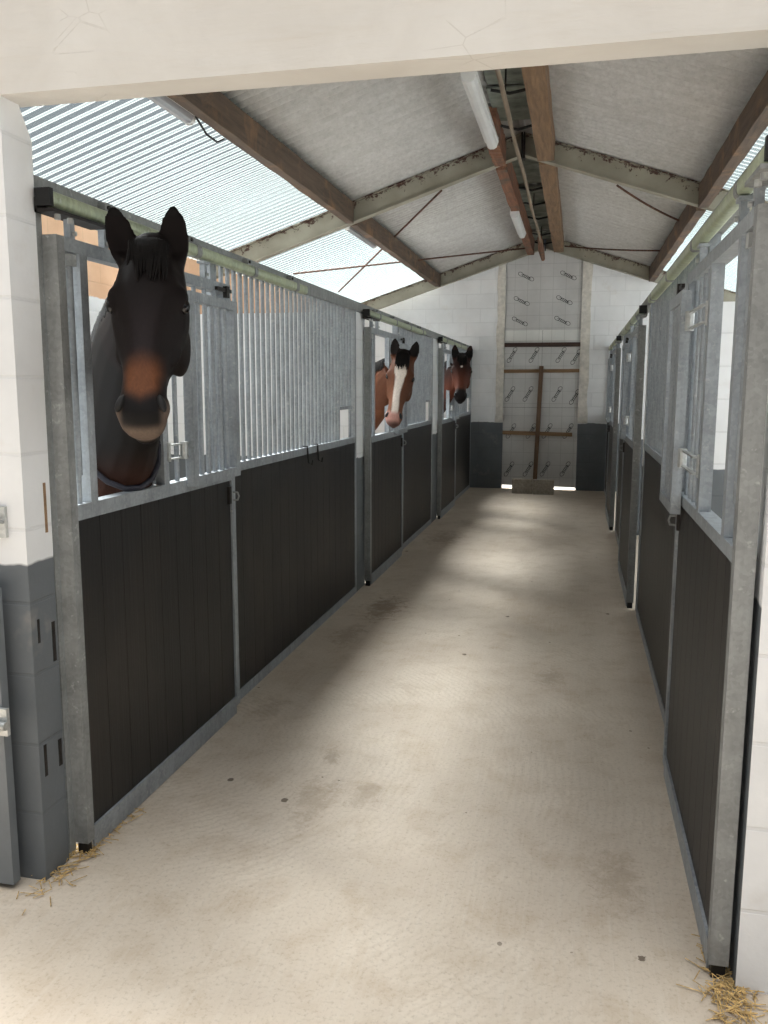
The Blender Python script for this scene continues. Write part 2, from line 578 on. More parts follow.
def rough_strip(x0, x1, z0, z1, seed):
    rnd = random.Random(seed)
    n = 16
    left = [(x0 + rnd.uniform(-.012, .012), z0 + (z1 - z0) * i / n) for i in range(n + 1)]
    right = [(x1, z0 + (z1 - z0) * i / n) for i in range(n, -1, -1)]
    return left + right


MB().prism(rough_strip(-1.30, OX0, PAINT, tz(-1.30), 1), YE - 0.012, YE + 0.13).build('plaster_edge', M['plaster'], wb, 0.004)
MB().prism([(a, b) for a, b in rough_strip(0.165, OX1, PAINT, tz(0.2), 2)], YE - 0.012, YE + 0.13).build('plaster_edge', M['plaster'], wb, 0.004)

# outer walls and the partitions between the stalls
MB().box(WL - 0.14, WL, 2.425, YE, 0, roof_z(WL) - 0.06).build('wall_left', M['stall_y']).__setitem__('kind', 'structure')
MB().box(WR, WR + 0.14, 2.425, YE, 0, roof_z(WR) - 0.06).build('wall_right', M['wall_y']).__setitem__('kind', 'structure')


def partition(name, x0, x1, y0, y1, m, top=2.235):
    tag(MB().box(x0, x1, y0, y1, 0, top).build(name, m, None, 0.006), kind='structure')


partition('wall_partition', WL, -1.700, 6.47, 6.77, M['wall_x'])
partition('wall_partition', WL, -1.700, 10.10, 10.54, M['wall_x'])
partition('wall_partition', 0.483, WR, 6.25, 6.42, M['wall_x'])
partition('wall_partition', 0.483, WR, 9.80, 10.02, M['wall_x'])

# roof: fibre cement over the aisle, translucent sheets over the stalls


def corrugated(name, x0, x1, m, y0=2.2, y1=YE + 0.3, pitch=0.097, amp=0.022, dz=0.0, seg=8):
    n = int((y1 - y0) / pitch * seg)
    xs = [x0 + (x1 - x0) * i / 6 for i in range(7)]
    vs, fs = [], []
    for j in range(n + 1):
        y = y0 + (y1 - y0) * j / n
        w = amp * math.sin(2 * PI * y / pitch)
        for x in xs:
            vs.append((x, y, roof_z(x) + w + dz))
    k = len(xs)
    for j in range(n):
        for i in range(k - 1):
            fs.append((j * k + i, j * k + i + 1, (j + 1) * k + i + 1, (j + 1) * k + i))
    o = MB().raw(vs, fs).build(name, m, None, smooth=False, fix=False)
    o.data.polygons.foreach_set('use_smooth', [True] * len(o.data.polygons))
    o['kind'] = 'structure'
    return o


LP0, LP1 = -2.275, -2.195        # left purlin
RP0, RP1 = 1.0, 1.085            # right purlin
for nm, a, b in (('ceiling', -2.33, XC - 0.03), ('ceiling', XC + 0.03, 1.14)):
    o = corrugated(nm, a, b, M['fibre'])
    s = o.modifiers.new('thickness', 'SOLIDIFY')
    s.thickness = 0.006
    s.offset = 1
corrugated('roof_light', WL - 0.35, -2.22, M['grp'], dz=-0.012)
corrugated('roof_light', 1.03, WR + 0.35, M['grp'], dz=-0.012)
# ridge closure above the gap
MB().prism([(XC - 0.28, roof_z(XC - 0.28) + 0.03), (XC, RIDGE + 0.05), (XC + 0.28, roof_z(XC + 0.28) + 0.03), (XC + 0.28, roof_z(XC + 0.28) + 0.06), (XC, RIDGE + 0.09), (XC - 0.28, roof_z(XC - 0.28) + 0.06)], 2.2, YE + 0.3).build('roof_ridge_cap', M['fibre']).__setitem__('kind', 'structure')

# ------------------------------------------------------------------ roof frame


def rafter(xa, xb, y, label, cutx=None):
    """I section sloping from the ridge (xa) down to the eaves (xb)"""
    t = empty('steel_rafter', ((xa + xb) / 2, y, roof_z((xa + xb) / 2) - 0.2), label, 'rafter', 'steel roof rafters')
    top, dep = 0.03, 0.20

    def P(x0, x1, zt, zb):
        return [(x0, roof_z(x0) - zt), (x1, roof_z(x1) - zt), (x1, roof_z(x1) - zb), (x0, roof_z(x0) - zb)]
    MB().prism(P(xa, xb, top + 0.011, top + dep - 0.011), y - 0.005, y + 0.005).build('web', M['steel'], t)
    MB().prism(P(xa, xb, top, top + 0.012), y - 0.05, y + 0.05).build('flange', M['steel'], t, 0.002)
    MB().prism(P(xa, xb, top + dep - 0.012, top + dep), y - 0.05, y + 0.05).build('flange', M['steel'], t, 0.002)
    # end plate at the ridge
    s = 1 if xb > xa else -1
    MB().box(xa, xa + s * 0.014, y - 0.055, y + 0.055, roof_z(xa) - top - dep - 0.03, roof_z(xa) - top).build('ridge_plate', M['iron'], t)
    return t


rafter(XC - 0.004, WL, 8.36, 'long rusting steel rafter in mid aisle, on the side with the three horses')
rafter(XC + 0.004, WR, 8.36, 'long rusting steel rafter in mid aisle, sloping over the doors opposite the horses')
rafter(XC - 0.004, WL, 13.78, 'steel rafter against the end wall, on the side with the horses')
rafter(XC + 0.004, WR, 13.78, 'steel rafter against the end wall, on the side opposite the horses')


def purlin(x0, x1, y0, y1, zb, zt, label, m='purlin', tilt=0.0):
    g = MB()
    n = 24
    rnd = random.Random(int((x0 + y0) * 1000))
    vs, fs = [], []
    for i in range(n + 1):
        y = y0 + (y1 - y0) * i / n
        j = lambda: rnd.uniform(-.004, .004)
        vs += [(x0 + j(), y, zb + j()), (x1 + j(), y, zb + j()), (x1 + j(), y, zt), (x0 + j(), y, zt)]
    for i in range(n):
        a, b = i * 4, i * 4 + 4
        for k in range(4):
            k2 = (k + 1) % 4
            fs.append((a + k, a + k2, b + k2, b + k))
    fs += [(3, 2, 1, 0), (n * 4, n * 4 + 1, n * 4 + 2, n * 4 + 3)]
    o = g.raw(vs, fs).build('timber_purlin', M[m], None, 0.006)
    return tag(o, label, 'purlin', 'roof timbers')


zl = roof_z(-2.235) - 0.04
zr = roof_z(1.04) - 0.04
purlin(LP0, LP1, 2.44, 8.30, 3.245, zl, 'dark brown purlin above the black horse, from the front lintel to the mid rafter')
purlin(LP0, LP1, 8.42, 13.72, 3.245, zl, 'dark brown purlin above the white-blazed horse, from mid rafter to end wall')
purlin(RP0, RP1, 2.44, 8.30, 3.25, zr, 'flaking brown purlin from lintel to mid rafter, opposite the horses')
purlin(RP0, RP1, 8.42, 13.72, 3.25, zr, 'flaking brown purlin from mid rafter to end wall, opposite the horses')
purlin(-0.43, -0.28, 2.44, 8.30, 3.73, roof_z(-0.35) - 0.04, 'thick orange-brown ridge timber in front of the mid rafter', 'ridge_wood')
purlin(-0.43, -0.28, 8.42, 13.72, 3.73, roof_z(-0.35) - 0.04, 'thick orange-brown ridge timber between the mid rafter and the end wall', 'ridge_wood')
purlin(-0.83, -0.725, 7.3, 8.30, 3.70, roof_z(-0.79) - 0.03, 'narrow split reddish batten holding the big strip light beside the ridge', 'split_wood')
purlin(-0.83, -0.725, 8.42, 13.72, 3.70, roof_z(-0.79) - 0.03, 'narrow split reddish batten holding the small far strip light beside the ridge', 'split_wood')

# dark panels in the ridge gap
rc = empty('ridge_lining', (XC, 8, 3.9), 'greenish grey felt panels lining the gap along the roof ridge', 'lining')
yy = 3.0
rnd = random.Random(3)
while yy < 13.6:
    ln = rnd.uniform(0.75, 1.25)
    y1 = min(yy + ln, 13.7)
    if not (yy < 8.36 < y1):
        g = MB()
        g.obox(((-0.76 - 0.43) / 2 + rnd.uniform(-.01, .01), (yy + y1) / 2, 3.915 + rnd.uniform(-.02, .01)), (1, 0, rnd.uniform(-.06, .06)), 0.155, (0, 1, rnd.uniform(-.02, .02)), (y1 - yy) / 2 - 0.03, (0, 0, 1), 0.006)
        g.build('panel', M['felt'], rc)
        MB().tube([(-0.72, y1 - 0.02, 3.885), (-0.58, y1 + rnd.uniform(-.05, .05), 3.86), (-0.44, y1 + 0.02, 3.885)], 0.012, 8).build('cross_batten', M['black'], rc)
    yy = y1
# the thin pole hanging under the ridge
pole = empty('ridge_pole', (XC, 8.5, 3.72), 'thin greyish pole running under the ridge between the two ridge timbers', 'pole')
pts = [(-0.574 + 0.005 * math.sin(i * 1.3), 2.5 + i * 0.58, 3.672 + 0.006 * math.sin(i * 0.9)) for i in range(20)]
MB().tube(pts, [0.017 + 0.002 * math.sin(i * 2.1) for i in range(20)], 10).build('shaft', M['pole'], pole, smooth=True)
MB().tube([(-0.578, 12.2, 3.70), (-0.59, 13.0, 3.655), (-0.585, 13.6, 3.615)], [0.03, 0.045, 0.03], 8).build('ragged_end', M['split_wood'], pole, smooth=True)
for yh in (4.2, 6.4, 8.2, 10.4, 12.6):
    MB().tube([(-0.575, yh, 3.66), (-0.573, yh, 3.93)], 0.007, 6).build('hanger_wire', M['iron'], pole)


def strip_light(x, y0, y1, z, label, m='light_body', w=0.10, side=False):
    t = empty('strip_light', (x, (y0 + y1) / 2, z), label, 'light', 'roof strip lights')
    g = MB()
    n = 12
    sec = [(-w / 2, 0.05), (w / 2, 0.05), (w / 2, 0.018), (w * 0.36, -0.022), (w * 0.16, -0.034), (-w * 0.16, -0.034), (-w * 0.36, -0.022), (-w / 2, 0.018)]
    g.prism([(x + a, z + b) for a, b in sec], y0 + 0.03, y1 - 0.03, 'xz')
    g.build('diffuser', M[m], t, 0.004)
    for ya, yb in ((y0, y0 + 0.035), (y1 - 0.035, y1)):
        MB().prism([(x + a * 1.04, z + b * 1.06) for a, b in sec], ya, yb, 'xz').build('end_cap', M['light_body'], t, 0.003)
    for s in (-1, 1):
        MB().box(x + s * (w / 2) - 0.006, x + s * (w / 2) + 0.006, y0 + 0.03, y1 - 0.03, z + 0.008, z + 0.024).build('side_rail', M['light_body'], t, 0.002)
    return t


strip_light(-0.765, 5.82, 7.42, 3.66, 'long white strip light under the ridge batten in front of the mid rafter')
strip_light(-0.79, 10.35, 11.75, 3.66, 'small-looking white strip light under the ridge batten beyond the mid rafter')
strip_light(-2.36, 3.9, 5.02, 3.265, 'grey strip light fixed against the brown purlin above the black horse', 'light_grey', 0.09)
strip_light(-2.34, 8.55, 9.75, 3.27, 'grey strip light fixed to the purlin just beyond the mid rafter', 'light_grey', 0.08)
tag(MB().tube([(-2.31, 5.0, 3.27), (-2.31, 5.15, 3.21), (-2.30, 5.28, 3.20), (-2.285, 5.36, 3.24)], 0.007, 8).build('power_cord', M['black'], None, smooth=True),
    'short black cord looping from the grey strip light to the purlin', 'cord')
# rods bracing the roof


def brace(a, b, label, sag=0.0, r=0.011):
    a, b = Vector(a), Vector(b)
    pts = []
    for i in range(11):
        f = i / 10
        p = a.lerp(b, f)
        p.z -= sag * 4 * f * (1 - f)
        pts.append(p)
    tag(MB().tube(pts, r, 8).build('brace_rod', M['rust'], None, smooth=True), label, 'brace', 'roof brace rods')


brace((-1.45, 9.05, 3.68), (-3.42, 12.05, 3.02), 'rusty rod slanting under the roof from the mid rafter, down over the white-blazed horse')
brace((-0.80, 13.66, 3.80), (-3.42, 10.05, 3.02), 'rusty rod slanting from the end wall apex across the translucent sheets')
brace((0.32, 9.2, 3.68), (1.10, 9.9, 3.40), 'short bent rusty rod between mid rafter and purlin, over the doors opposite the horses', 0.03)
brace((-0.26, 13.62, 3.80), (1.10, 11.85, 3.42), 'rusty rod from the end wall apex to the purlin opposite the horses', 0.02)

# ------------------------------------------------------------------ boarded doorway
YB = YE + 0.03


def squiggle(g, cx, cz, ang, L=0.26, y=YB - 0.0016):
    """the printed mark: two loops joined by a band of strokes"""
    ca, sa = math.cos(ang), math.sin(ang)

    def T(a, b):
        return (cx + a * ca - b * sa, y, cz + a * sa + b * ca)

    def stroke(pl, w=0.009):
        w *= 0.9
        for (a, b) in zip(pl[:-1], pl[1:]):
            A, B = Vector((a[0], 0, a[1])), Vector((b[0], 0, b[1]))
            d = (B - A)
            if d.length < 1e-5: continue
            d.normalize()
            nrm = Vector((-d.z, 0, d.x)) * (w / 2)
            q = [A - nrm - d * w * .2, B - nrm + d * w * .2, B + nrm + d * w * .2, A + nrm - d * w * .2]
            f = [T(p.x, p.z) for p in q]
            bk = [(x, y + 0.001, z) for x, _, z in f]
            g.raw(f + bk, [(0, 1, 2, 3), (7, 6, 5, 4), (0, 4, 5, 1), (1, 5, 6, 2), (2, 6, 7, 3), (3, 7, 4, 0)])
    for s in (-1, 1):
        c = s * L * 0.36
        pl = [(c + math.cos(a) * L * 0.16, math.sin(a) * L * 0.11 + s * 0.006) for a in [2 * PI * k / 14 for k in range(15)]]
        stroke(pl, 0.008)
        stroke([(c - s * L * .02, -0.004), (c - s * L * .24, 0.012), (c - s * L * .34, 0.02)], 0.007)
    for k in range(5):
        a = -L * 0.22 + k * L * 0.105
        stroke([(a, -0.018), (a + 0.012, 0.016)], 0.012)
    stroke([(-L * 0.25, -0.026), (L * 0.27, -0.022)], 0.006)


def foil_board(poly, m, label, marks, y0=YB, seams=(), ang=0.0):
    g = MB()
    g.prism(poly, y0, y0 + 0.05)
    g.cur = 1
    for cx, cz in marks:
        squiggle(g, cx, cz, ang, y=y0 - 0.0016)
    for (x0, x1, z0, z1) in seams:
        g.box(x0, x1, y0 - 0.0008, y0 + 0.002, z0, z1)
    o = g.build('insulation_board', [m, M['ink']], None)
    return tag(o, label, 'insulation board', 'foil boards closing the end doorway')


CAMP = (840.871, 0.223376, 0.146855, 0.0022716)


def cam_axes(yaw, pitch, roll):
    fw = Vector((-math.sin(yaw) * math.cos(pitch), math.cos(yaw) * math.cos(pitch), -math.sin(pitch)))
    r = Vector((math.cos(yaw), math.sin(yaw), 0))
    u = r.cross(fw)
    return r * math.cos(roll) + u * math.sin(roll), -r * math.sin(roll) + u * math.cos(roll), fw


BX0, BX1 = OX0 + 0.0005, OX1 - 0.0005
gz = lambda x: roof_z(x) - 0.16
foil_board([(BX0, 3.21), (BX1, 3.21), (BX1, gz(BX1)), (XC, gz(XC)), (BX0, gz(BX0))], M['insul_up'],
           'topmost foil board under the roof apex, peaked, with two printed marks', [(-0.86, 3.41), (-0.20, 3.41)], ang=-0.5)
foil_board([(BX0, 2.572), (BX1, 2.572), (BX1, 3.2095), (BX0, 3.2095)], M['insul_up'],
           'upper foil board with four printed marks in two rows, below the peaked board',
           [(-0.92, 3.03), (-0.25, 3.03), (-0.94, 2.71), (-0.27, 2.71)], ang=-0.5)
foil_board([(BX0, 2.400), (BX1, 2.400), (BX1, 2.571), (BX0, 2.571)], M['insul_bright'],
           'narrow bright white board strip just above the dark batten', [], seams=[(-0.575, -0.571, 2.405, 2.566)])
# marks sit in four columns and four rows on the sheet
marks = [(-1.053, 2.178), (-0.701, 2.176), (-0.274, 2.174), (-0.04, 2.141), (-1.071, 1.551), (-0.78, 1.553), (-0.318, 1.554), (-0.04, 1.508), (-1.04, 0.949), (-0.715, 0.953), (-0.458, 0.957), (-0.124, 0.961), (-1.057, 0.322), (-0.747, 0.329), (-0.472, 0.336), (-0.151, 0.343)]
foil_board([(BX0, 0.06), (BX1, 0.045), (BX1, 2.399), (BX0, 2.399)], M['insul'],
           'tall lower foil board filling the doorway behind the crossed battens', marks, seams=[(BX0, BX1, 1.333, 1.337), (-0.575, -0.571, 1.34, 2.39)], ang=1.0)

tag(MB().box(BX0 - 0.0, BX1, YB - 0.046, YB - 0.003, 2.305, 2.37).build('wooden_batten', M['batten_dark'], None, 0.004), 'dark brown batten across the doorway just below the bright strip', 'batten', 'battens on the end doorway')
tag(MB().bar((BX0, YB - 0.022, 1.918), (BX1, YB - 0.022, 1.925), 0.036, 0.055).build('wooden_batten', M['batten'], None, 0.004), 'brown crosswise batten at the top end of the upright one', 'batten', 'battens on the end doorway')
tag(MB().bar((BX0, YB - 0.022, 0.925), (-0.055, YB - 0.022, 0.905), 0.036, 0.06).build('wooden_batten', M['batten'], None, 0.004), 'pale crosswise batten at waist height, stopping short of the doorway edge', 'batten', 'battens on the end doorway')
tag(MB().bar((-0.632, YB - 0.064, 0.02), (-0.575, YB - 0.064, 2.0), 0.068, 0.04, up=(0, 1, 0)).build('wooden_batten', M['batten_up'], None, 0.004), 'slightly leaning upright batten down the middle of the doorway', 'batten', 'battens on the end doorway')
for x0, x1, y0, lab in ((-0.955, -0.635, 13.32, 'grey concrete block on the floor against the boards, on the horses\' side'), (-0.625, -0.305, 13.27, 'grey concrete block on the floor, beside its twin and away from the horses')):
    tag(MB().box(x0, x1, y0, y0 + 0.14, 0, 0.225).build('concrete_block', M['concrete'], None, 0.008), lab, 'block', 'blocks holding the doorway boards')


# ------------------------------------------------------------------ stable fronts


def stable_front(side, XF, ya, yb, label, bar0, mid=1.22, head0=None, hatch=None, yh=None, y_panel=None):
    """fixed part of a stall front: galvanised frame, dark boards, upright bars. side=+1 looks towards +X"""
    d0, d1 = -0.100, -0.060
    X = lambda d: XF + side * d
    yp = y_panel if y_panel is not None else bar0
    t = empty('stable_front', (X(-0.08), (yp + yb) / 2, 0), label, 'stable front', 'fixed stall fronts')
    hd = head0 if head0 is not None else ya
    MB().box(X(-0.11), X(-0.060), hd, yh or yb, 2.238, 2.312).build('header_rail', M['galv_dull'], t, 0.003)
    MB().box(X(d0), X(d1), yp, yb, mid, mid + 0.045).build('mid_rail', M['galv'], t, 0.003)
    MB().box(X(d0), X(d1), yp, yb, 0.0, 0.055).build('bottom_rail', M['galv'], t, 0.003)
    for y0 in (yp - 0.04, yb - 0.035):
        MB().box(X(d0), X(d1), y0, y0 + 0.038, 0.0, 2.238).build('post', M['galv'], t, 0.003)
    g = MB()
    n = max(1, round((yb - yp) / 0.145))
    for i in range(n):
        a = yp + (yb - yp) * i / n
        b = yp + (yb - yp) * (i + 1) / n
        g.box(X(-0.094), X(-0.066), a + 0.0012, b - 0.0012, 0.055, mid)
    g.build('board_panel', M['board'], t, 0.003)
    ys = []
    y = yp + 0.045
    while y < yb - 0.05:
        ys.append(y)
        y += 0.080
    first = None
    short = []
    for y in ys:
        if hatch and hatch[0] - 0.02 < y < hatch[1] + 0.02:
            short.append(y)
            continue
        if first is None:
            first = MB().tube([(X(-0.08), y, mid + 0.045), (X(-0.08), y, 2.238)], 0.0115, 10, False).build('bar', M['galv'], t, smooth=True)
            fy = y
        else:
            child_copies(first, [(0, y - fy, 0)])
    if hatch:
        MB().box(X(-0.094), X(-0.066), hatch[0] - 0.05, hatch[1] + 0.05, 1.485, 1.510).build('hatch_rail', M['galv'], t, 0.002)
        first = None
        for y in short:
            if first is None:
                first = MB().tube([(X(-0.08), y, 1.505), (X(-0.08), y, 2.238)], 0.0115, 10, False).build('bar', M['galv'], t, smooth=True)
                fy = y
            else:
                child_copies(first, [(0, y - fy, 0)])
    return t


def door_track(side, XF, y0, y1, label):
    X = lambda d: XF + side * d
    t = empty('door_track', (X(-0.02), (y0 + y1) / 2, 2.18), label, 'track', 'sliding door tracks')
    zc, dc, r = (2.240 if side > 0 else 2.204), -0.018, 0.025
    sec = []
    for k in range(16):
        a = 2 * PI * k / 16 + PI / 16
        c, s = math.cos(a), math.sin(a)
        sec.append((X(dc + r * 0.92 * math.copysign(abs(c) ** 0.62, c)), zc + r * math.copysign(abs(s) ** 0.62, s)))
    MB().prism(sec, y0 + 0.012, y1, 'xz').build('track_tube', M['zinc'], t, smooth=True)
    MB().box(X(dc - 0.027), X(dc + 0.027), y0, y0 + 0.02, zc - 0.027, zc + 0.027).build('end_cap', M['black'], t, 0.006)
    n = 4
    for i in range(n):
        y = y0 + 0.42 + (y1 - y0 - 0.6) * i / (n - 1)
        g = MB()
        g.prism([(X(dc) + (a - X(dc)) * 1.10, zc + (b - zc) * 1.10) for a, b in sec], y - 0.022, y + 0.022, 'xz')
        g.box(X(-0.062), X(-0.03), y - 0.03, y + 0.03, zc + 0.008, zc + 0.062)
        b = g.build('track_bracket', M['galv_dull'], t, 0.002)
        bb = MB()
        bb.tube([(X(-0.058), y - 0.012, zc + 0.046), (X(-0.022), y - 0.012, zc + 0.046)], 0.008, 6)
        bb.build('bolt', M['iron'], b)
    g = MB()
    g.box(X(-0.05), X(0.018), y0 + 0.005, y0 + (0.32 if side > 0 else 0.2), zc - 0.045, zc - 0.034)
    g.box(X(-0.05), X(-0.042), y0 + 0.005, y0 + (0.32 if side > 0 else 0.2), zc - 0.045, zc + 0.0)
    sb = g.build('stop_bracket', M['iron' if side > 0 else 'galv_dull'], t, 0.002)
    for k in (0.05, 0.12):
        MB().tube([(X(0.0), y0 + k, zc - 0.062), (X(0.0), y0 + k, zc - 0.040)], 0.010, 6).build('bolt', M['galv_white'], sb)
    return t


def sliding_door(side, XF, y0, y1, label, up1, up2, gr0, gr1=None, mid=1.20, mh=0.053, gdz=0.025):
    """sliding stable door hung on its track, dark boards below, head opening and folded-back grille above"""
    X = lambda d: XF + side * d
    t = empty('sliding_door', (X(-0.02), (y0 + y1) / 2, 0.0), label, 'stable door', 'sliding stable doors')
    TW = 0.042
    ZT = 2.132 if side > 0 else 2.100
    D0, D1 = -0.052, 0.0
    MB().box(X(D0), X(D1), y0, y0 + TW, 0.045, ZT).build('stile', M['galv_dull'], t, 0.004)
    MB().box(X(D0), X(D1), y1 - TW, y1, 0.045, ZT).build('stile', M['galv'], t, 0.004)
    MB().box(X(D0 + 0.006), X(D1 - 0.008), y0 + 0.008, y0 + TW - 0.008, 0.0, 0.045).build('dark_open_end', M['black'], t)  # black box stands for the shade inside the stile's hollow end
    MB().box(X(D0), X(D1), y0 + TW, y1 - TW, ZT - 0.044, ZT).build('top_rail', M['galv'], t, 0.003)
    MB().box(X(D0), X(D1), y0 + TW, y1 - TW, mid, mid + mh).build('mid_rail', M['galv'], t, 0.003)
    g = MB()
    g.box(X(D0), X(D1), y0 + TW, y1 - TW, 0.048, 0.092)
    g.box(X(-0.012), X(-0.002), y0 + TW, y1 - TW, 0.006, 0.05)
    g.build('bottom_rail', M['galv'], t, 0.003)
    g = MB()
    n = 9
    ya, yb = y0 + TW, y1 - TW
    for i in range(n):
        a = ya + (yb - ya) * i / n
        b = ya + (yb - ya) * (i + 1) / n
        g.box(X(-0.036), X(-0.010), a + 0.0016, b - 0.0016, 0.092, mid)
    g.build('board_panel', M['board'], t, 0.003)
    # uprights either side of the head opening
    for y in (up1, up2):
        MB().box(X(-0.042), X(D1 - 0.001), y, y + 0.044, mid + mh, ZT - 0.044).build('upright', M['galv'], t, 0.004)
    yr = (y0 + TW + up1) / 2 + 0.005
    g = MB().tube([(X(-0.021), yr, mid + 0.15), (X(-0.021), yr, ZT - 0.08)], 0.0135, 12)
    g.tube([(X(-0.021), yr, mid + mh), (X(-0.021), yr, mid + 0.16)], 0.0085, 10)
    g.build('lock_bar', M['galv'], t, smooth=True)
    MB().box(X(-0.04), X(-0.002), yr - 0.02, yr + 0.02, ZT - 0.087, ZT - 0.05).build('lock_collar', M['galv_white'], t, 0.003)
    # fixed bars beside the opening
    yb0 = up2 + 0.046
    nb = max(2, round((y1 - TW - yb0) / 0.1) - 1)
    st = (y1 - TW - yb0) / (nb + 1)
    first = MB().tube([(X(-0.021), yb0 + st, mid + mh), (X(-0.021), yb0 + st, ZT - 0.044)], 0.0105, 10, False).build('bar', M['galv'], t, smooth=True)
    child_copies(first, [(0, st * k, 0) for k in range(1, nb)])
    # the head grille folded back in front of the bars
    ge = gr1 if gr1 is not None else y1 - 0.02
    e0, e1 = 0.006, 0.044
    gz0, gz1 = mid + gdz, ZT - 0.082
    h = MB().box(X(e0), X(e1), gr0, gr0 + 0.042, gz0, gz1).build('head_grille', M['galv'], t, 0.004)
    MB().box(X(e0), X(e1), ge - 0.042, ge, gz0, gz1).build('grille_stile', M['galv'], h, 0.004)
    MB().box(X(e0), X(e1), gr0 + 0.042, ge - 0.042, gz0, gz0 + 0.042).build('grille_rail', M['galv'], h, 0.003)
    MB().box(X(e0), X(e1), gr0 + 0.042, ge - 0.042, gz1 - 0.042, gz1).build('grille_rail', M['galv'], h, 0.003)
    ng = max(3, round((ge - gr0) / 0.1))
    sg = (ge - gr0 - 0.084) / (ng + 1)
    first = MB().tube([(X(0.025), gr0 + 0.042 + sg, gz0 + 0.042), (X(0.025), gr0 + 0.042 + sg, gz1 - 0.042)], 0.0105, 10, False).build('grille_bar', M['galv'], h, smooth=True)
    child_copies(first, [(0, sg * k, 0) for k in range(1, ng)])
    for z in (1.385, 1.90):
        g = MB()
        g.tube([(X(0.014), gr0 - 0.035, z - 0.036), (X(0.014), gr0 - 0.035, z + 0.036)], 0.017, 10)
        g.box(X(0.004), X(0.020), up2 + 0.040, gr0 + 0.004, z + 0.026, z + 0.032)
        g.box(X(0.004), X(0.020), up2 + 0.040, gr0 + 0.004, z - 0.032, z - 0.026)
        g.box(X(0.000), X(0.006), up2 + 0.03, up2 + 0.05, z - 0.04, z + 0.04)
        g.build('hinge', M['galv_white'], t, smooth=False)
    g = MB()
    g.box(X(0.0), X(0.014), ge - 0.15, ge + 0.012, ZT - 0.04, ZT - 0.024)
    g.box(X(0.0), X(0.020), ge - 0.06, ge - 0.03, ZT - 0.066, ZT - 0.014)
    g.build('grille_catch', M['iron'], t, 0.002)
    # latch near the closing edge of the dark boards
    g = MB()
    g.box(X(-0.010), X(0.002), y1 - TW - 0.034, y1 - TW - 0.006, mid - 0.115, mid - 0.03)
    lt = g.build('latch_plate', M['iron'], t, 0.002)
    MB().tube([(X(0.002), y1 - 0.03, mid - 0.10), (X(0.024), y1 - 0.028, mid - 0.098), (X(0.030), y1 - 0.026, mid - 0.08), (X(0.024), y1 - 0.028, mid - 0.062), (X(0.002), y1 - 0.03, mid - 0.06)], 0.005, 8).build('latch_loop', M['galv_dull'], lt, smooth=True)
    # roller hangers
    for k in (0.10, 0.30, 1.10):
        y = y0 + k * (y1 - y0) / 1.35
        g = MB()
        g.box(X(-0.031), X(-0.007), y - 0.013, y + 0.013, ZT - 0.012, ZT + 0.068)
        g.box(X(-0.036), X(0.0), y - 0.03, y + 0.03, ZT + 0.064, ZT + 0.075)
        g.build('hanger', M['galv'], t, 0.002)
        MB().tube([(X(-0.004), y, ZT + 0.018), (X(0.006), y, ZT + 0.018)], 0.008, 6).build('hanger_nut', M['galv_white'], t)
    return t


# the side with the horses
XP = -1.636
stable_front(1, XL, 2.46, 6.465, 'fixed barred stall front between the black horse and the white pier', 3.82, head0=2.455, yh=6.70, hatch=(6.06, 6.32))
jm = bpy.data.objects['stable_front']
MB().box(XL - 0.10, XL - 0.058, 2.458, 2.490, 0.0, 2.236).build('jamb_post', M['galv_dull'], jm, 0.003)
door_track(1, XL, 2.44, 5.06, 'green-tinged door track above the black horse')
sliding_door(1, XL, 2.478, 3.872, 'sliding stable door the black horse looks over', 2.605, 3.145, 3.335, 3.842)

stable_front(1, XL, 6.70, 10.10, 'fixed barred stall front just beyond the white-blazed horse', 8.02, head0=6.702, yh=10.34, hatch=(9.70, 9.95))
door_track(1, XL, 6.625, 9.25, 'sliding door track above the white-blazed horse')
sliding_door(1, XL, 6.695, 8.06, 'sliding stable door the white-blazed horse looks over', 6.82, 7.40, 7.59, 8.03)

stable_front(1, XL, 10.34, 13.93, 'fixed stall front next to the end wall, beyond the dark bay horse', 11.72, head0=10.342, hatch=(13.5, 13.75))
door_track(1, XL, 10.37, 13.0, 'short-looking door track above the dark bay horse by the end wall')
sliding_door(1, XL, 10.438, 11.765, 'sliding stable door the dark bay horse looks over', 10.56, 11.06, 11.25, 11.74)

# the side opposite
stable_front(-1, XR, 2.36, 6.25, 'fixed barred stall front opposite the black horse, behind the biggest empty door', 3.58, head0=2.42, yh=6.42)
door_track(-1, XR, 2.20, 5.66, 'green-tinged door track above the empty door opposite the black horse')
sliding_door(-1, XR, 2.306, 3.64, 'empty sliding stable door opposite the black horse, beside the white front pier', 2.50, 3.02, 3.44, 3.89, mid=1.19, mh=0.042, gdz=-0.03)

stable_front(-1, XR, 6.45, 9.80, 'fixed barred stall front opposite the white-blazed horse', 7.83, yh=10.02)
door_track(-1, XR, 6.36, 9.10, 'door track in mid aisle opposite the white-blazed horse')
sliding_door(-1, XR, 6.450, 7.85, 'empty sliding stable door opposite the white-blazed horse', 6.62, 7.10, 7.35, 7.82)

stable_front(-1, XR, 10.03, 13.93, 'fixed stall front next to the end wall, opposite the dark bay horse', 11.45)
door_track(-1, XR, 9.97, 12.6, 'door track by the end wall opposite the dark bay horse')
sliding_door(-1, XR, 10.057, 11.45, 'empty sliding stable door opposite the dark bay horse', 10.22, 10.70, 10.95, 11.42)

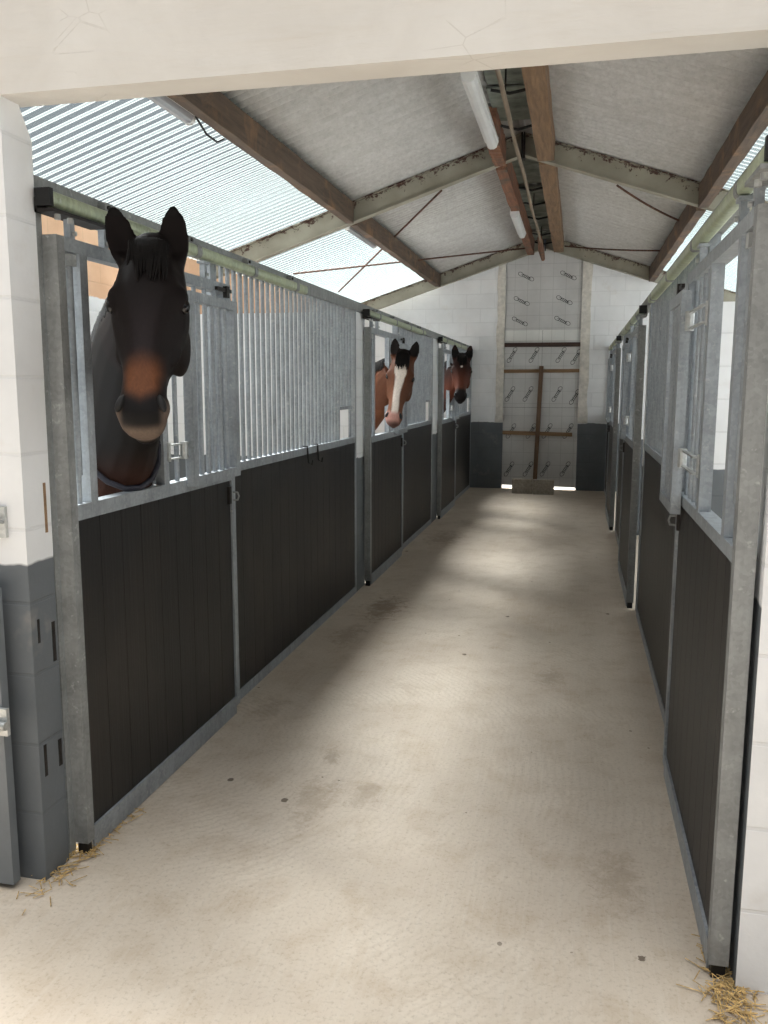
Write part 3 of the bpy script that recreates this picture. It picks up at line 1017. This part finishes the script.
# two black hooks over the rail of the first stall front
for y, lab in ((5.20, 'black hook on the first stall rail, nearer the black horse'), (5.42, 'black hook on the first stall rail, nearer the white partition end')):
    xx = XL - 0.06
    tag(MB().tube([(xx - 0.035, y, 1.272), (xx + 0.006, y, 1.272), (xx + 0.008, y, 1.22), (xx + 0.012, y, 1.165), (xx + 0.035, y, 1.155), (xx + 0.04, y, 1.185)], 0.006, 8).build('rug_hook', M['black'], None, smooth=True), lab, 'hook', 'hooks on the stall rail')

# ------------------------------------------------------------------ things by the front pier
gd = empty('grey_gate', (-2.2, 2.25, 0), 'grey painted boarded gate standing against the front pier at the picture edge', 'gate')
g = MB()
for i in range(5):
    x1 = -1.760 - i * 0.16
    g.box(x1 - 0.158, x1, 2.235, 2.27, 0.02, 1.0 if False else 1.02)
g.build('board_panel', M['door_grey'], gd, 0.003)
for z in (0.14, 0.82):
    MB().box(-2.55, -1.80, 2.27, 2.295, z, z + 0.11).build('ledge', M['door_grey'], gd, 0.003)
g = MB()
g.box(-1.785, -1.735, 2.222, 2.236, 0.545, 0.635)
la = g.build('latch', M['galv_white'], gd, 0.003)
MB().tube([(-1.780, 2.208, 0.585), (-1.728, 2.208, 0.585)], 0.014, 10).build('latch_bolt', M['galv_white'], la, smooth=True)
MB().tube([(-1.752, 2.208, 0.585), (-1.752, 2.190, 0.595), (-1.752, 2.182, 0.615)], 0.007, 8).build('latch_handle', M['galv_white'], la, smooth=True)
kp = MB().box(-1.795, -1.752, 2.298, 2.311, 1.175, 1.275).build('bolt_keep', M['galv_white'], None, 0.004)
tag(kp, 'zinc bolt keep screwed to the white blockwork at the picture edge', 'bolt keep')
MB().tube([(-1.787, 2.300, 1.225), (-1.787, 2.275, 1.235), (-1.768, 2.268, 1.235), (-1.760, 2.298, 1.225)], 0.006, 8).build('staple', M['galv_dull'], kp, smooth=True)

# straw blown against the posts


def straw(label, cx, cy, sx, sy, n, seed):
    rnd = random.Random(seed)
    g = MB()
    for _ in range(n):
        x, y = cx + rnd.gauss(0, sx), cy + rnd.gauss(0, sy)
        a = rnd.uniform(0, PI)
        L = rnd.uniform(0.02, 0.09)
        z = rnd.uniform(0.003, 0.012)
        d = Vector((math.cos(a), math.sin(a), rnd.uniform(-.05, .12))) * L / 2
        c = Vector((x, y, z + abs(d.z)))
        g.tube([c - d, c, c + d], 0.0016, 4)
    tag(g.build('straw', M['straw'], None, fix=False), label, 'straw', None, 'stuff')


straw('loose straw at the foot of the pier by the black horse', -1.665, 2.52, 0.035, 0.16, 170, 1)
straw('loose straw at the foot of the pier by the big empty door', 0.47, 2.26, 0.035, 0.10, 190, 2)


# ------------------------------------------------------------------ horses


def ring_sec(wt, wm, wb, top, bot):
    h = top - bot
    half = [(0, top), (wt * 0.55, top - 0.012 * h), (wt * 0.92, top - 0.09 * h), (wm * 0.985, top - 0.26 * h), (wm, top - 0.42 * h), (wm * 0.93, top - 0.60 * h),
            ((wm + wb) * 0.5, top - 0.80 * h), (wb, top - 0.92 * h), (wb * 0.5, top - 0.99 * h), (0, bot)]
    return half + [(-x, u) for x, u in half[-2:0:-1]]


HEAD = [  # t, top, bottom, wt, wm, wb   (metres for a head 0.62 long)
    (-0.10, -0.060, -0.150, 0.030, 0.050, 0.030),
    (-0.05, -0.010, -0.180, 0.050, 0.078, 0.055),
    (0.03, 0.018, -0.205, 0.066, 0.094, 0.066),
    (0.12, 0.030, -0.225, 0.082, 0.102, 0.070),
    (0.22, 0.034, -0.245, 0.096, 0.110, 0.066),
    (0.30, 0.032, -0.258, 0.095, 0.113, 0.058),
    (0.38, 0.027, -0.262, 0.080, 0.108, 0.050),
    (0.46, 0.021, -0.250, 0.064, 0.098, 0.044),
    (0.54, 0.015, -0.215, 0.053, 0.083, 0.040),
    (0.62, 0.011, -0.175, 0.047, 0.068, 0.036),
    (0.70, 0.008, -0.148, 0.046, 0.061, 0.038),
    (0.78, 0.007, -0.134, 0.050, 0.062, 0.041),
    (0.86, 0.006, -0.128, 0.056, 0.068, 0.045),
    (0.93, -0.002, -0.122, 0.054, 0.067, 0.044),
    (0.975, -0.020, -0.112, 0.042, 0.056, 0.038),
    (1.00, -0.046, -0.096, 0.020, 0.034, 0.022),
]


def smoothstep(a, b, x):
    f = max(0.0, min(1.0, (x - a) / (b - a)))
    return f * f * (3 - 2 * f)


def mixc(a, b, f):
    return tuple(a[i] * (1 - f) + b[i] * f for i in range(3))


def horse(name, label, poll, nose, lateral, spin, L, neck, hinds, coat, voxel, ear_l, ear_r, forelock=True, rug=False, wf=1.05):
    poll, nose = Vector(poll), Vector(nose)
    a = (nose - poll).normalized()
    s = Vector(lateral)
    s = (s - a * s.dot(a)).normalized()
    s = Matrix.Rotation(spin, 3, a) @ s
    u = a.cross(s).normalized()
    if u.y > 0:            # the forehead looks down the aisle
        u = -u
    k = L / 0.62 * wf

    def H(t, x, h):
        return poll + a * (t * L) + s * (x * k) + u * (h * k)
    g = MB()
    # head
    rings = [[H(t, x, h) for x, h in ring_sec(wt, wm, wb, top, bot)] for t, top, bot, wt, wm, wb in HEAD]
    n = len(rings[0])
    vs = [p for r in rings for p in r]
    fs = []
    for i in range(len(rings) - 1):
        for j in range(n):
            j2 = (j + 1) % n
            fs.append((i * n + j, i * n + j2, (i + 1) * n + j2, (i + 1) * n + j))
    fs += [tuple(range(n - 1, -1, -1)), tuple((len(rings) - 1) * n + j for j in range(n))]
    g.raw(vs, fs)
    R3 = Matrix((s, u, a)).transposed()
    for sx in (-1, 1):
        g.ball(H(0.265, sx * 0.094, -0.020), 0.030 * k, 12, 8, (0.8, 0.8, 1.5), R3)      # brow
        g.ball(H(0.385, sx * 0.072, -0.170), 0.085 * k, 14, 10, (0.42, 1.0, 1.1), R3)     # cheek
        g.ball(H(0.48, sx * 0.080, -0.070), 0.028 * k, 12, 8, (0.6, 0.6, 2.6), R3)        # facial crest
        g.ball(H(0.875, sx * 0.052, -0.040), 0.032 * k, 12, 8, (0.75, 1.0, 1.25), R3)     # nostril wing
    g.ball(H(0.945, 0, -0.120), 0.040 * k, 12, 8, (0.95, 0.7, 0.8), R3)                   # chin
    g.ball(H(-0.035, 0, -0.035), 0.066 * k, 14, 10, (0.95, 1.0, 1.0), R3)                # poll
    # ears: curled leaves opening forward
    for sx, (ex_, eu, ea) in ((-1, ear_l), (1, ear_r)):
        base = H(0.02, sx * 0.070, -0.045)
        d = (s * ex_ + u * eu + a * ea).normalized()
        f = (u - d * u.dot(d)).normalized()
        w = d.cross(f).normalized()
        er = []
        for q, wd, th in ((-0.10, 0.024, 0.028), (0.05, 0.032, 0.030), (0.25, 0.043, 0.030), (0.5, 0.047, 0.028), (0.72, 0.041, 0.025), (0.88, 0.029, 0.022), (0.97, 0.018, 0.018), (1.03, 0.008, 0.010)):
            c = base + d * (q * 0.172 * k) + f * (0.012 * q)
            pts = []
            for m in range(14):
                an = 2 * PI * m / 14
                cx, cy = math.cos(an) * wd, math.sin(an) * th
                if cy > 0:
                    cy = cy * (0.15 if q > 0.1 else 0.8) - 0.010 * (1 - (cx / wd) ** 2) * (1 if 0.1 < q < 0.95 else 0)
                pts.append(c + w * (cx * k) + f * (cy * k))
            er.append(pts)
        vv = [p for r in er for p in r]
        ff = []
        for i in range(len(er) - 1):
            for m in range(14):
                m2 = (m + 1) % 14
                ff.append((i * 14 + m, i * 14 + m2, (i + 1) * 14 + m2, (i + 1) * 14 + m))
        ff += [tuple(range(13, -1, -1)), tuple((len(er) - 1) * 14 + m for m in range(14))]
        g.raw(vv, ff)
    # neck and trunk: rings along a bent spine
    rows = []
    N = 18
    for i, (c, rl, rv) in enumerate(neck):
        c = Vector(c)
        p0 = Vector(neck[max(0, i - 1)][0])
        p1 = Vector(neck[min(len(neck) - 1, i + 1)][0])
        d = (p1 - p0).normalized()
        up = Vector((0, 0, 1)) if abs(d.z) < 0.85 else Vector((-d.x, -d.y, 0))
        if i == 0:
            up = -a
        sd = d.cross(up).normalized()
        uu = sd.cross(d).normalized()
        rows.append([c + sd * (math.cos(2 * PI * m / N) * rl) + uu * (math.sin(2 * PI * m / N) * rv) for m in range(N)])
    # align successive rings so that they do not twist
    for i in range(1, len(rows)):
        best = min(range(N), key=lambda o: sum((rows[i][(m + o) % N] - rows[i - 1][m]).length for m in range(0, N, 3)))
        rows[i] = [rows[i][(m + best) % N] for m in range(N)]
    vv = [p for r in rows for p in r]
    ff = []
    for i in range(len(rows) - 1):
        for m in range(N):
            m2 = (m + 1) % N
            ff.append((i * N + m, i * N + m2, (i + 1) * N + m2, (i + 1) * N + m))
    ff += [tuple(range(N - 1, -1, -1)), tuple((len(rows) - 1) * N + m for m in range(N))]
    g.raw(vv, ff)
    # legs
    sh, hp = Vector(neck[-4][0]), Vector(neck[-2][0])
    back = (hp - sh)
    back.z = 0
    back.normalize()
    lat = Vector((-back.y, back.x, 0))
    for sx in (-1, 1):
        c = sh + lat * (sx * 0.15) + back * 0.02
        zs = [(1.22, 0.13, 0.0), (0.98, 0.10, 0.0), (0.72, 0.065, 0.01), (0.50, 0.058, -0.012), (0.42, 0.045, 0.0), (0.24, 0.036, 0.0), (0.17, 0.048, 0.0), (0.09, 0.042, -0.03), (0.04, 0.058, -0.045), (0.005, 0.064, -0.05)]
        g.tube([Vector((c.x, c.y, z)) + back * dx for z, r, dx in zs], [r for z, r, dx in zs], 12)
        c = hp + lat * (sx * 0.14)
        zs = [(1.25, 0.17, -0.04), (1.05, 0.15, -0.08), (0.84, 0.10, -0.04), (0.66, 0.065, 0.08), (0.56, 0.062, 0.13), (0.45, 0.045, 0.11), (0.24, 0.037, 0.07), (0.17, 0.048, 0.06), (0.09, 0.043, 0.03), (0.04, 0.058, 0.015), (0.005, 0.064, 0.01)]
        g.tube([Vector((c.x, c.y, z)) + back * dx for z, r, dx in zs], [r for z, r, dx in zs], 12)
    root = empty(name, (sh.x, sh.y, 0), label, 'horse', 'horses looking over their doors')
    body = g.build('body', M['coat'], root)
    rm = body.modifiers.new('r', 'REMESH')
    rm.mode = 'VOXEL'
    rm.voxel_size = voxel
    rm.use_smooth_shade = True
    sm = body.modifiers.new('s', 'SMOOTH')
    sm.factor = 0.5
    sm.iterations = 7
    dg = bpy.context.evaluated_depsgraph_get()
    me = bpy.data.meshes.new_from_object(body.evaluated_get(dg))
    body.modifiers.clear()
    old = body.data
    body.data = me
    me.name = 'body'
    bpy.data.meshes.remove(old)
    me.polygons.foreach_set('use_smooth', [True] * len(me.polygons))
    # coat colours by place on the head and body
    off = Vector(root.location)
    att = me.color_attributes.new('coat', 'FLOAT_COLOR', 'POINT')
    buf = []
    for v in me.vertices:
        q = v.co + off - poll
        t = q.dot(a) / L
        x = q.dot(s) / k
        h = q.dot(u) / k
        buf += list(coat(t, x, h, v.co + off)) + [1.0]
    att.data.foreach_set('color', buf)
    # eyes, nostrils, hair
    for sx in (-1, 1):
        e = MB().ball(H(0.300, sx * 0.1045, -0.026), 0.0210 * k, 16, 10, (0.8, 0.9, 1.15), R3).build('eye', M['eye'], root, smooth=True)
        MB().ball(H(0.875, sx * 0.056, -0.012), 0.0215 * k, 12, 8, (0.55, 0.70, 1.30), Matrix.Rotation(sx * 0.35, 3, u) @ R3).build('nostril', M['nostril'], root, smooth=True)
    rnd = random.Random(len(label))
    g = MB()
    for i in range(46):
        x0 = rnd.uniform(-0.05, 0.05)
        t1 = rnd.uniform(0.10, 0.23)
        x1 = x0 * rnd.uniform(0.5, 1.25)
        g.tube([H(-0.125 + 26 * x0 * x0, x0 * 0.8, -0.05), H(-0.085 + 22 * x0 * x0, x0 * 0.95, 0.008), H(-0.02, x0, 0.032), H(t1 * 0.5, (x0 + x1) / 2, 0.036), H(t1, x1, 0.037)], [0.006, 0.010, 0.011, 0.009, 0.002], 6)
    g.build('forelock', M['hair'], root, smooth=True)
    # mane along the crest
    g = MB()
    crest = []
    for i in range(0, len(neck) - 4):
        c = Vector(neck[i][0])
        p0 = Vector(neck[max(0, i - 1)][0])
        p1 = Vector(neck[i + 1][0])
        d = (p1 - p0).normalized()
        sd = d.cross(Vector((0, 0, 1))).normalized()
        uu = sd.cross(d).normalized()
        if uu.z < 0:
            uu = -uu
        crest.append((c, sd, uu, neck[i][1], neck[i][2]))
    for i in range(len(crest) - 1):
        for m in range(44):
            f = (m + rnd.random()) / 44
            c = crest[i][0].lerp(crest[i + 1][0], f)
            sd, uu = crest[i][1].lerp(crest[i + 1][1], f), crest[i][2].lerp(crest[i + 1][2], f)
            rl, rv = crest[i][3] * (1 - f) + crest[i + 1][3] * f, crest[i][4] * (1 - f) + crest[i + 1][4] * f
            sg = rnd.choice((-1, -1, -1, -1, 1))
            end = rnd.uniform(0.75, 1.15)
            pts = []
            for q in (0.0, 0.25, 0.5, 0.75, 1.0):
                th = sg * end * q
                lift = 1.03 + 0.05 * math.sin(PI * min(1, q + 0.15))
                pts.append(c + sd * (math.sin(th) * rl * lift) + uu * (math.cos(th) * rv * lift - 0.02 * q))
            g.tube(pts, [0.010, 0.012, 0.011, 0.008, 0.002], 5)
    g.build('mane', M['hair'], root, smooth=True)
    if rug:
        i = 2
        w0, w1 = rows[2], rows[3]
        ring = [w0[m] * 0.6 + w1[m] * 0.4 for m in range(N)]
        cc = sum(ring, Vector()) / N
        ring = [cc + (p - cc) * 1.045 for p in ring]
        MB().tube(ring + ring[:1], 0.011, 8, False).build('rug_binding', M['strap'], root, smooth=True)
    # tail
    rp = Vector(neck[-1][0])
    MB().tube([rp + Vector((0, 0, 0.10)), rp + back * 0.10 + Vector((0, 0, 0.02)), rp + back * 0.13 + Vector((0, 0, -0.3)), rp + back * 0.11 + Vector((0, 0, -0.75))], [0.035, 0.05, 0.075, 0.02], 10).build('tail', M['hair'], root, smooth=True)
    return root, H


L3 = lambda c: lin(c)[:3]


def coat_black(t, x, h, p):
    c = L3((21, 14, 13))
    c = mixc(c, L3((33, 25, 26)), smoothstep(0.2, 0.5, t) * smoothstep(0.06, 0.0, abs(x)))  # faint sheen down the middle of the face, painted into the coat
    head = 1.0 if (-0.2 < t < 1.1 and abs(x) < 0.2 and h > -0.30) else 0.0
    if not head:
        c = mixc(L3((13, 10, 9)), L3((58, 33, 24)), smoothstep(1.45, 1.2, p.z))
    tan = smoothstep(0.58, 0.74, t + 0.6 * max(0.0, 0.03 - abs(x))) * smoothstep(0.92, 0.82, t + 0.9 * abs(x)) * smoothstep(0.070, 0.030, abs(x)) * smoothstep(-0.12, -0.03, h)
    c = mixc(c, L3((102, 62, 38)), tan * head)
    mz = smoothstep(0.72, 0.80, t + 0.5 * abs(x)) * head
    c = mixc(c, L3((15, 12, 12)), mz * (1 - tan))
    lip = smoothstep(0.945, 1.0, t) * smoothstep(-0.02, -0.05, h) * head
    side = smoothstep(0.82, 0.90, t) * smoothstep(0.045, 0.065, abs(x)) * head
    c = mixc(c, L3((104, 90, 80)), min(1, lip + side * 0.8) * smoothstep(-0.115, -0.095, h))
    return c


def coat_blaze(t, x, h, p):
    c = L3((100, 60, 38))
    head = (-0.2 < t < 1.1 and abs(x) < 0.2 and h > -0.30)
    if head:
        c = mixc(c, L3((72, 41, 26)), smoothstep(0.04, 0.09, abs(x)) * 0.5)
        w = 0.036 - 0.010 * smoothstep(0.3, 0.6, t) + 0.012 * smoothstep(0.14, 0.2, t) * smoothstep(0.34, 0.26, t)
        bl = smoothstep(w + 0.006, w - 0.004, abs(x + 0.004 * math.sin(t * 14))) * smoothstep(0.10, 0.15, t) * (1 if h > -0.06 else 0)
        c = mixc(c, L3((226, 214, 202)), bl)
        mz = smoothstep(0.80, 0.88, t)
        c = mixc(c, L3((200, 150, 138)), mz * smoothstep(0.075, 0.055, abs(x + 0.015)))
        c = mixc(c, L3((60, 42, 38)), smoothstep(0.93, 0.99, t) * 0.8)
        c = mixc(c, L3((24, 18, 16)), smoothstep(-0.02, -0.06, t))
    else:
        if t < -0.02 and abs(x) < 0.14 and h > -0.16:
            c = L3((24, 18, 16))
        if p.z < 0.6: c = L3((26, 20, 18))
    return c


def coat_bay(t, x, h, p):
    c = L3((68, 37, 27))
    head = (-0.2 < t < 1.1 and abs(x) < 0.2 and h > -0.30)
    if head:
        c = mixc(L3((44, 25, 20)), L3((90, 48, 33)), smoothstep(0.2, 0.6, t))
        c = mixc(c, L3((24, 18, 17)), smoothstep(0.70, 0.80, t))
        star = smoothstep(0.017, 0.010, math.hypot(x * 1.1, (t - 0.24) * 0.55)) * (1 if h > -0.03 else 0)
        c = mixc(c, L3((214, 206, 196)), star)
        c = mixc(c, L3((18, 14, 13)), smoothstep(-0.02, -0.06, t))
    else:
        if t < -0.02 and abs(x) < 0.14 and h > -0.16:
            c = L3((18, 14, 13))
        c = mixc(c, L3((50, 28, 22)), smoothstep(1.2, 1.6, p.z) * 0.6)
        if p.z < 0.6: c = L3((24, 18, 17))
    return c


horse('horse', 'near-black horse with a tan nose band and grey lips, looking over the first door',
      (-1.410, 2.66, 2.095), (-1.298, 2.335, 1.50), (0.23, 0.054, 0.006), -0.10, 0.645,
      [((-1.48, 2.78, 1.96), 0.10, 0.15), ((-1.62, 2.89, 1.80), 0.115, 0.20), ((-1.74, 2.99, 1.58), 0.145, 0.26), ((-1.90, 3.10, 1.38), 0.22, 0.35),
       ((-2.22, 3.30, 1.34), 0.25, 0.37), ((-2.75, 3.72, 1.27), 0.30, 0.36), ((-3.20, 4.10, 1.32), 0.29, 0.33), ((-3.48, 4.33, 1.34), 0.14, 0.20)],
      None, coat_black, 0.008, (-0.26, 0.42, -0.95), (-0.02, 0.42, -0.95), wf=1.08, rug=True)
horse('horse', 'bay horse with a broad white blaze and pink nose, looking over the middle door',
      (-1.492, 7.31, 1.915), (-1.530, 7.07, 1.375), (0.23, -0.05, 0.0), -0.35, 0.62,
      [((-1.60, 7.42, 1.78), 0.10, 0.15), ((-1.74, 7.50, 1.65), 0.12, 0.22), ((-1.93, 7.61, 1.50), 0.15, 0.28), ((-2.14, 7.74, 1.38), 0.20, 0.31),
       ((-2.40, 7.90, 1.30), 0.25, 0.36), ((-2.85, 8.25, 1.24), 0.29, 0.35), ((-3.25, 8.60, 1.28), 0.28, 0.32), ((-3.52, 8.82, 1.30), 0.14, 0.20)],
      None, coat_blaze, 0.010, (-0.12, 0.40, -0.95), (0.16, 0.40, -0.95))
horse('horse', 'dark bay horse with a small white star, looking over the door nearest the end wall',
      (-1.472, 11.02, 2.03), (-1.452, 10.78, 1.53), (0.23, 0.0, 0.0), -0.15, 0.58,
      [((-1.58, 11.12, 1.90), 0.10, 0.15), ((-1.69, 11.18, 1.73), 0.12, 0.21), ((-1.87, 11.28, 1.55), 0.155, 0.28), ((-2.10, 11.42, 1.40), 0.20, 0.31),
       ((-2.36, 11.58, 1.32), 0.25, 0.36), ((-2.82, 11.90, 1.25), 0.29, 0.35), ((-3.24, 12.22, 1.30), 0.28, 0.32), ((-3.50, 12.42, 1.32), 0.14, 0.20)],
      None, coat_bay, 0.010, (-0.10, 0.40, -0.95), (0.12, 0.40, -0.95), wf=1.24)

# ------------------------------------------------------------------ light
w = bpy.data.worlds.new('overcast')
SC.world = w
w.use_nodes = True
nt = w.node_tree
bg = nt.nodes['Background']
tc = nt.nodes.new('ShaderNodeTexCoord')
sp = nt.nodes.new('ShaderNodeSeparateXYZ')
nt.links.new(tc.outputs['Generated'], sp.inputs[0])
mr = nt.nodes.new('ShaderNodeValToRGB')      # overcast sky: pale haze overhead, bluer and dimmer low down
nt.links.new(sp.outputs[2], mr.inputs[0])
el = mr.color_ramp.elements
el[0].position, el[0].color = 0.0, (0.20, 0.23, 0.27, 1)
el[1].position, el[1].color = 0.95, (6.2, 6.25, 6.2, 1)
for p_, c_ in ((0.42, (0.26, 0.29, 0.33, 1)), (0.66, (1.6, 1.65, 1.7, 1))):
    e_ = el.new(p_)
    e_.color = c_
m2_ = nt.nodes.new('ShaderNodeMapRange')     # sky strength lowered behind the viewer, easing light on the front wall
nt.links.new(sp.outputs[1], m2_.inputs[0])
for k_, v_ in enumerate((-0.75, 0.3, 0.26, 0.45)):
    m2_.inputs[k_ + 1].default_value = v_
nt.links.new(mr.outputs[0], bg.inputs[0])
nt.links.new(m2_.outputs[0], bg.inputs[1])
sun = bpy.data.lights.new('hazy_sun', 'SUN')
sun.energy = 17
sun.angle = math.radians(40)
sun.color = (1.0, 0.99, 0.975)
so = bpy.data.objects.new('hazy_sun', sun)
COL.objects.link(so)
sd = Vector((0.30, -0.40, -0.86))
so.rotation_euler = sd.to_track_quat('-Z', 'Y').to_euler()

# ------------------------------------------------------------------ camera
cd = bpy.data.cameras.new('camera')
cam = bpy.data.objects.new('camera', cd)
COL.objects.link(cam)
f, yaw, pitch, roll = CAMP
r, u, fw = cam_axes(yaw, pitch, roll)
mw = Matrix((r, u, -fw)).transposed().to_4x4()
mw.translation = (0, 0, 1.65)
cam.matrix_world = mw
cd.sensor_fit = 'VERTICAL'
cd.sensor_height = 24
cd.lens = f / 1024 * 24
cd.clip_start = 0.05
cd.clip_end = 200
SC.camera = cam

vs = SC.view_settings
vs.view_transform = 'Standard'
vs.look = 'None'
vs.gamma = 1
vs.use_curve_mapping = False
vs.exposure = 0.72
try:
    SC.cycles.max_bounces = 10
    SC.cycles.diffuse_bounces = 6
    SC.cycles.transparent_max_bounces = 12
    SC.cycles.use_denoising = True
except Exception:
    pass
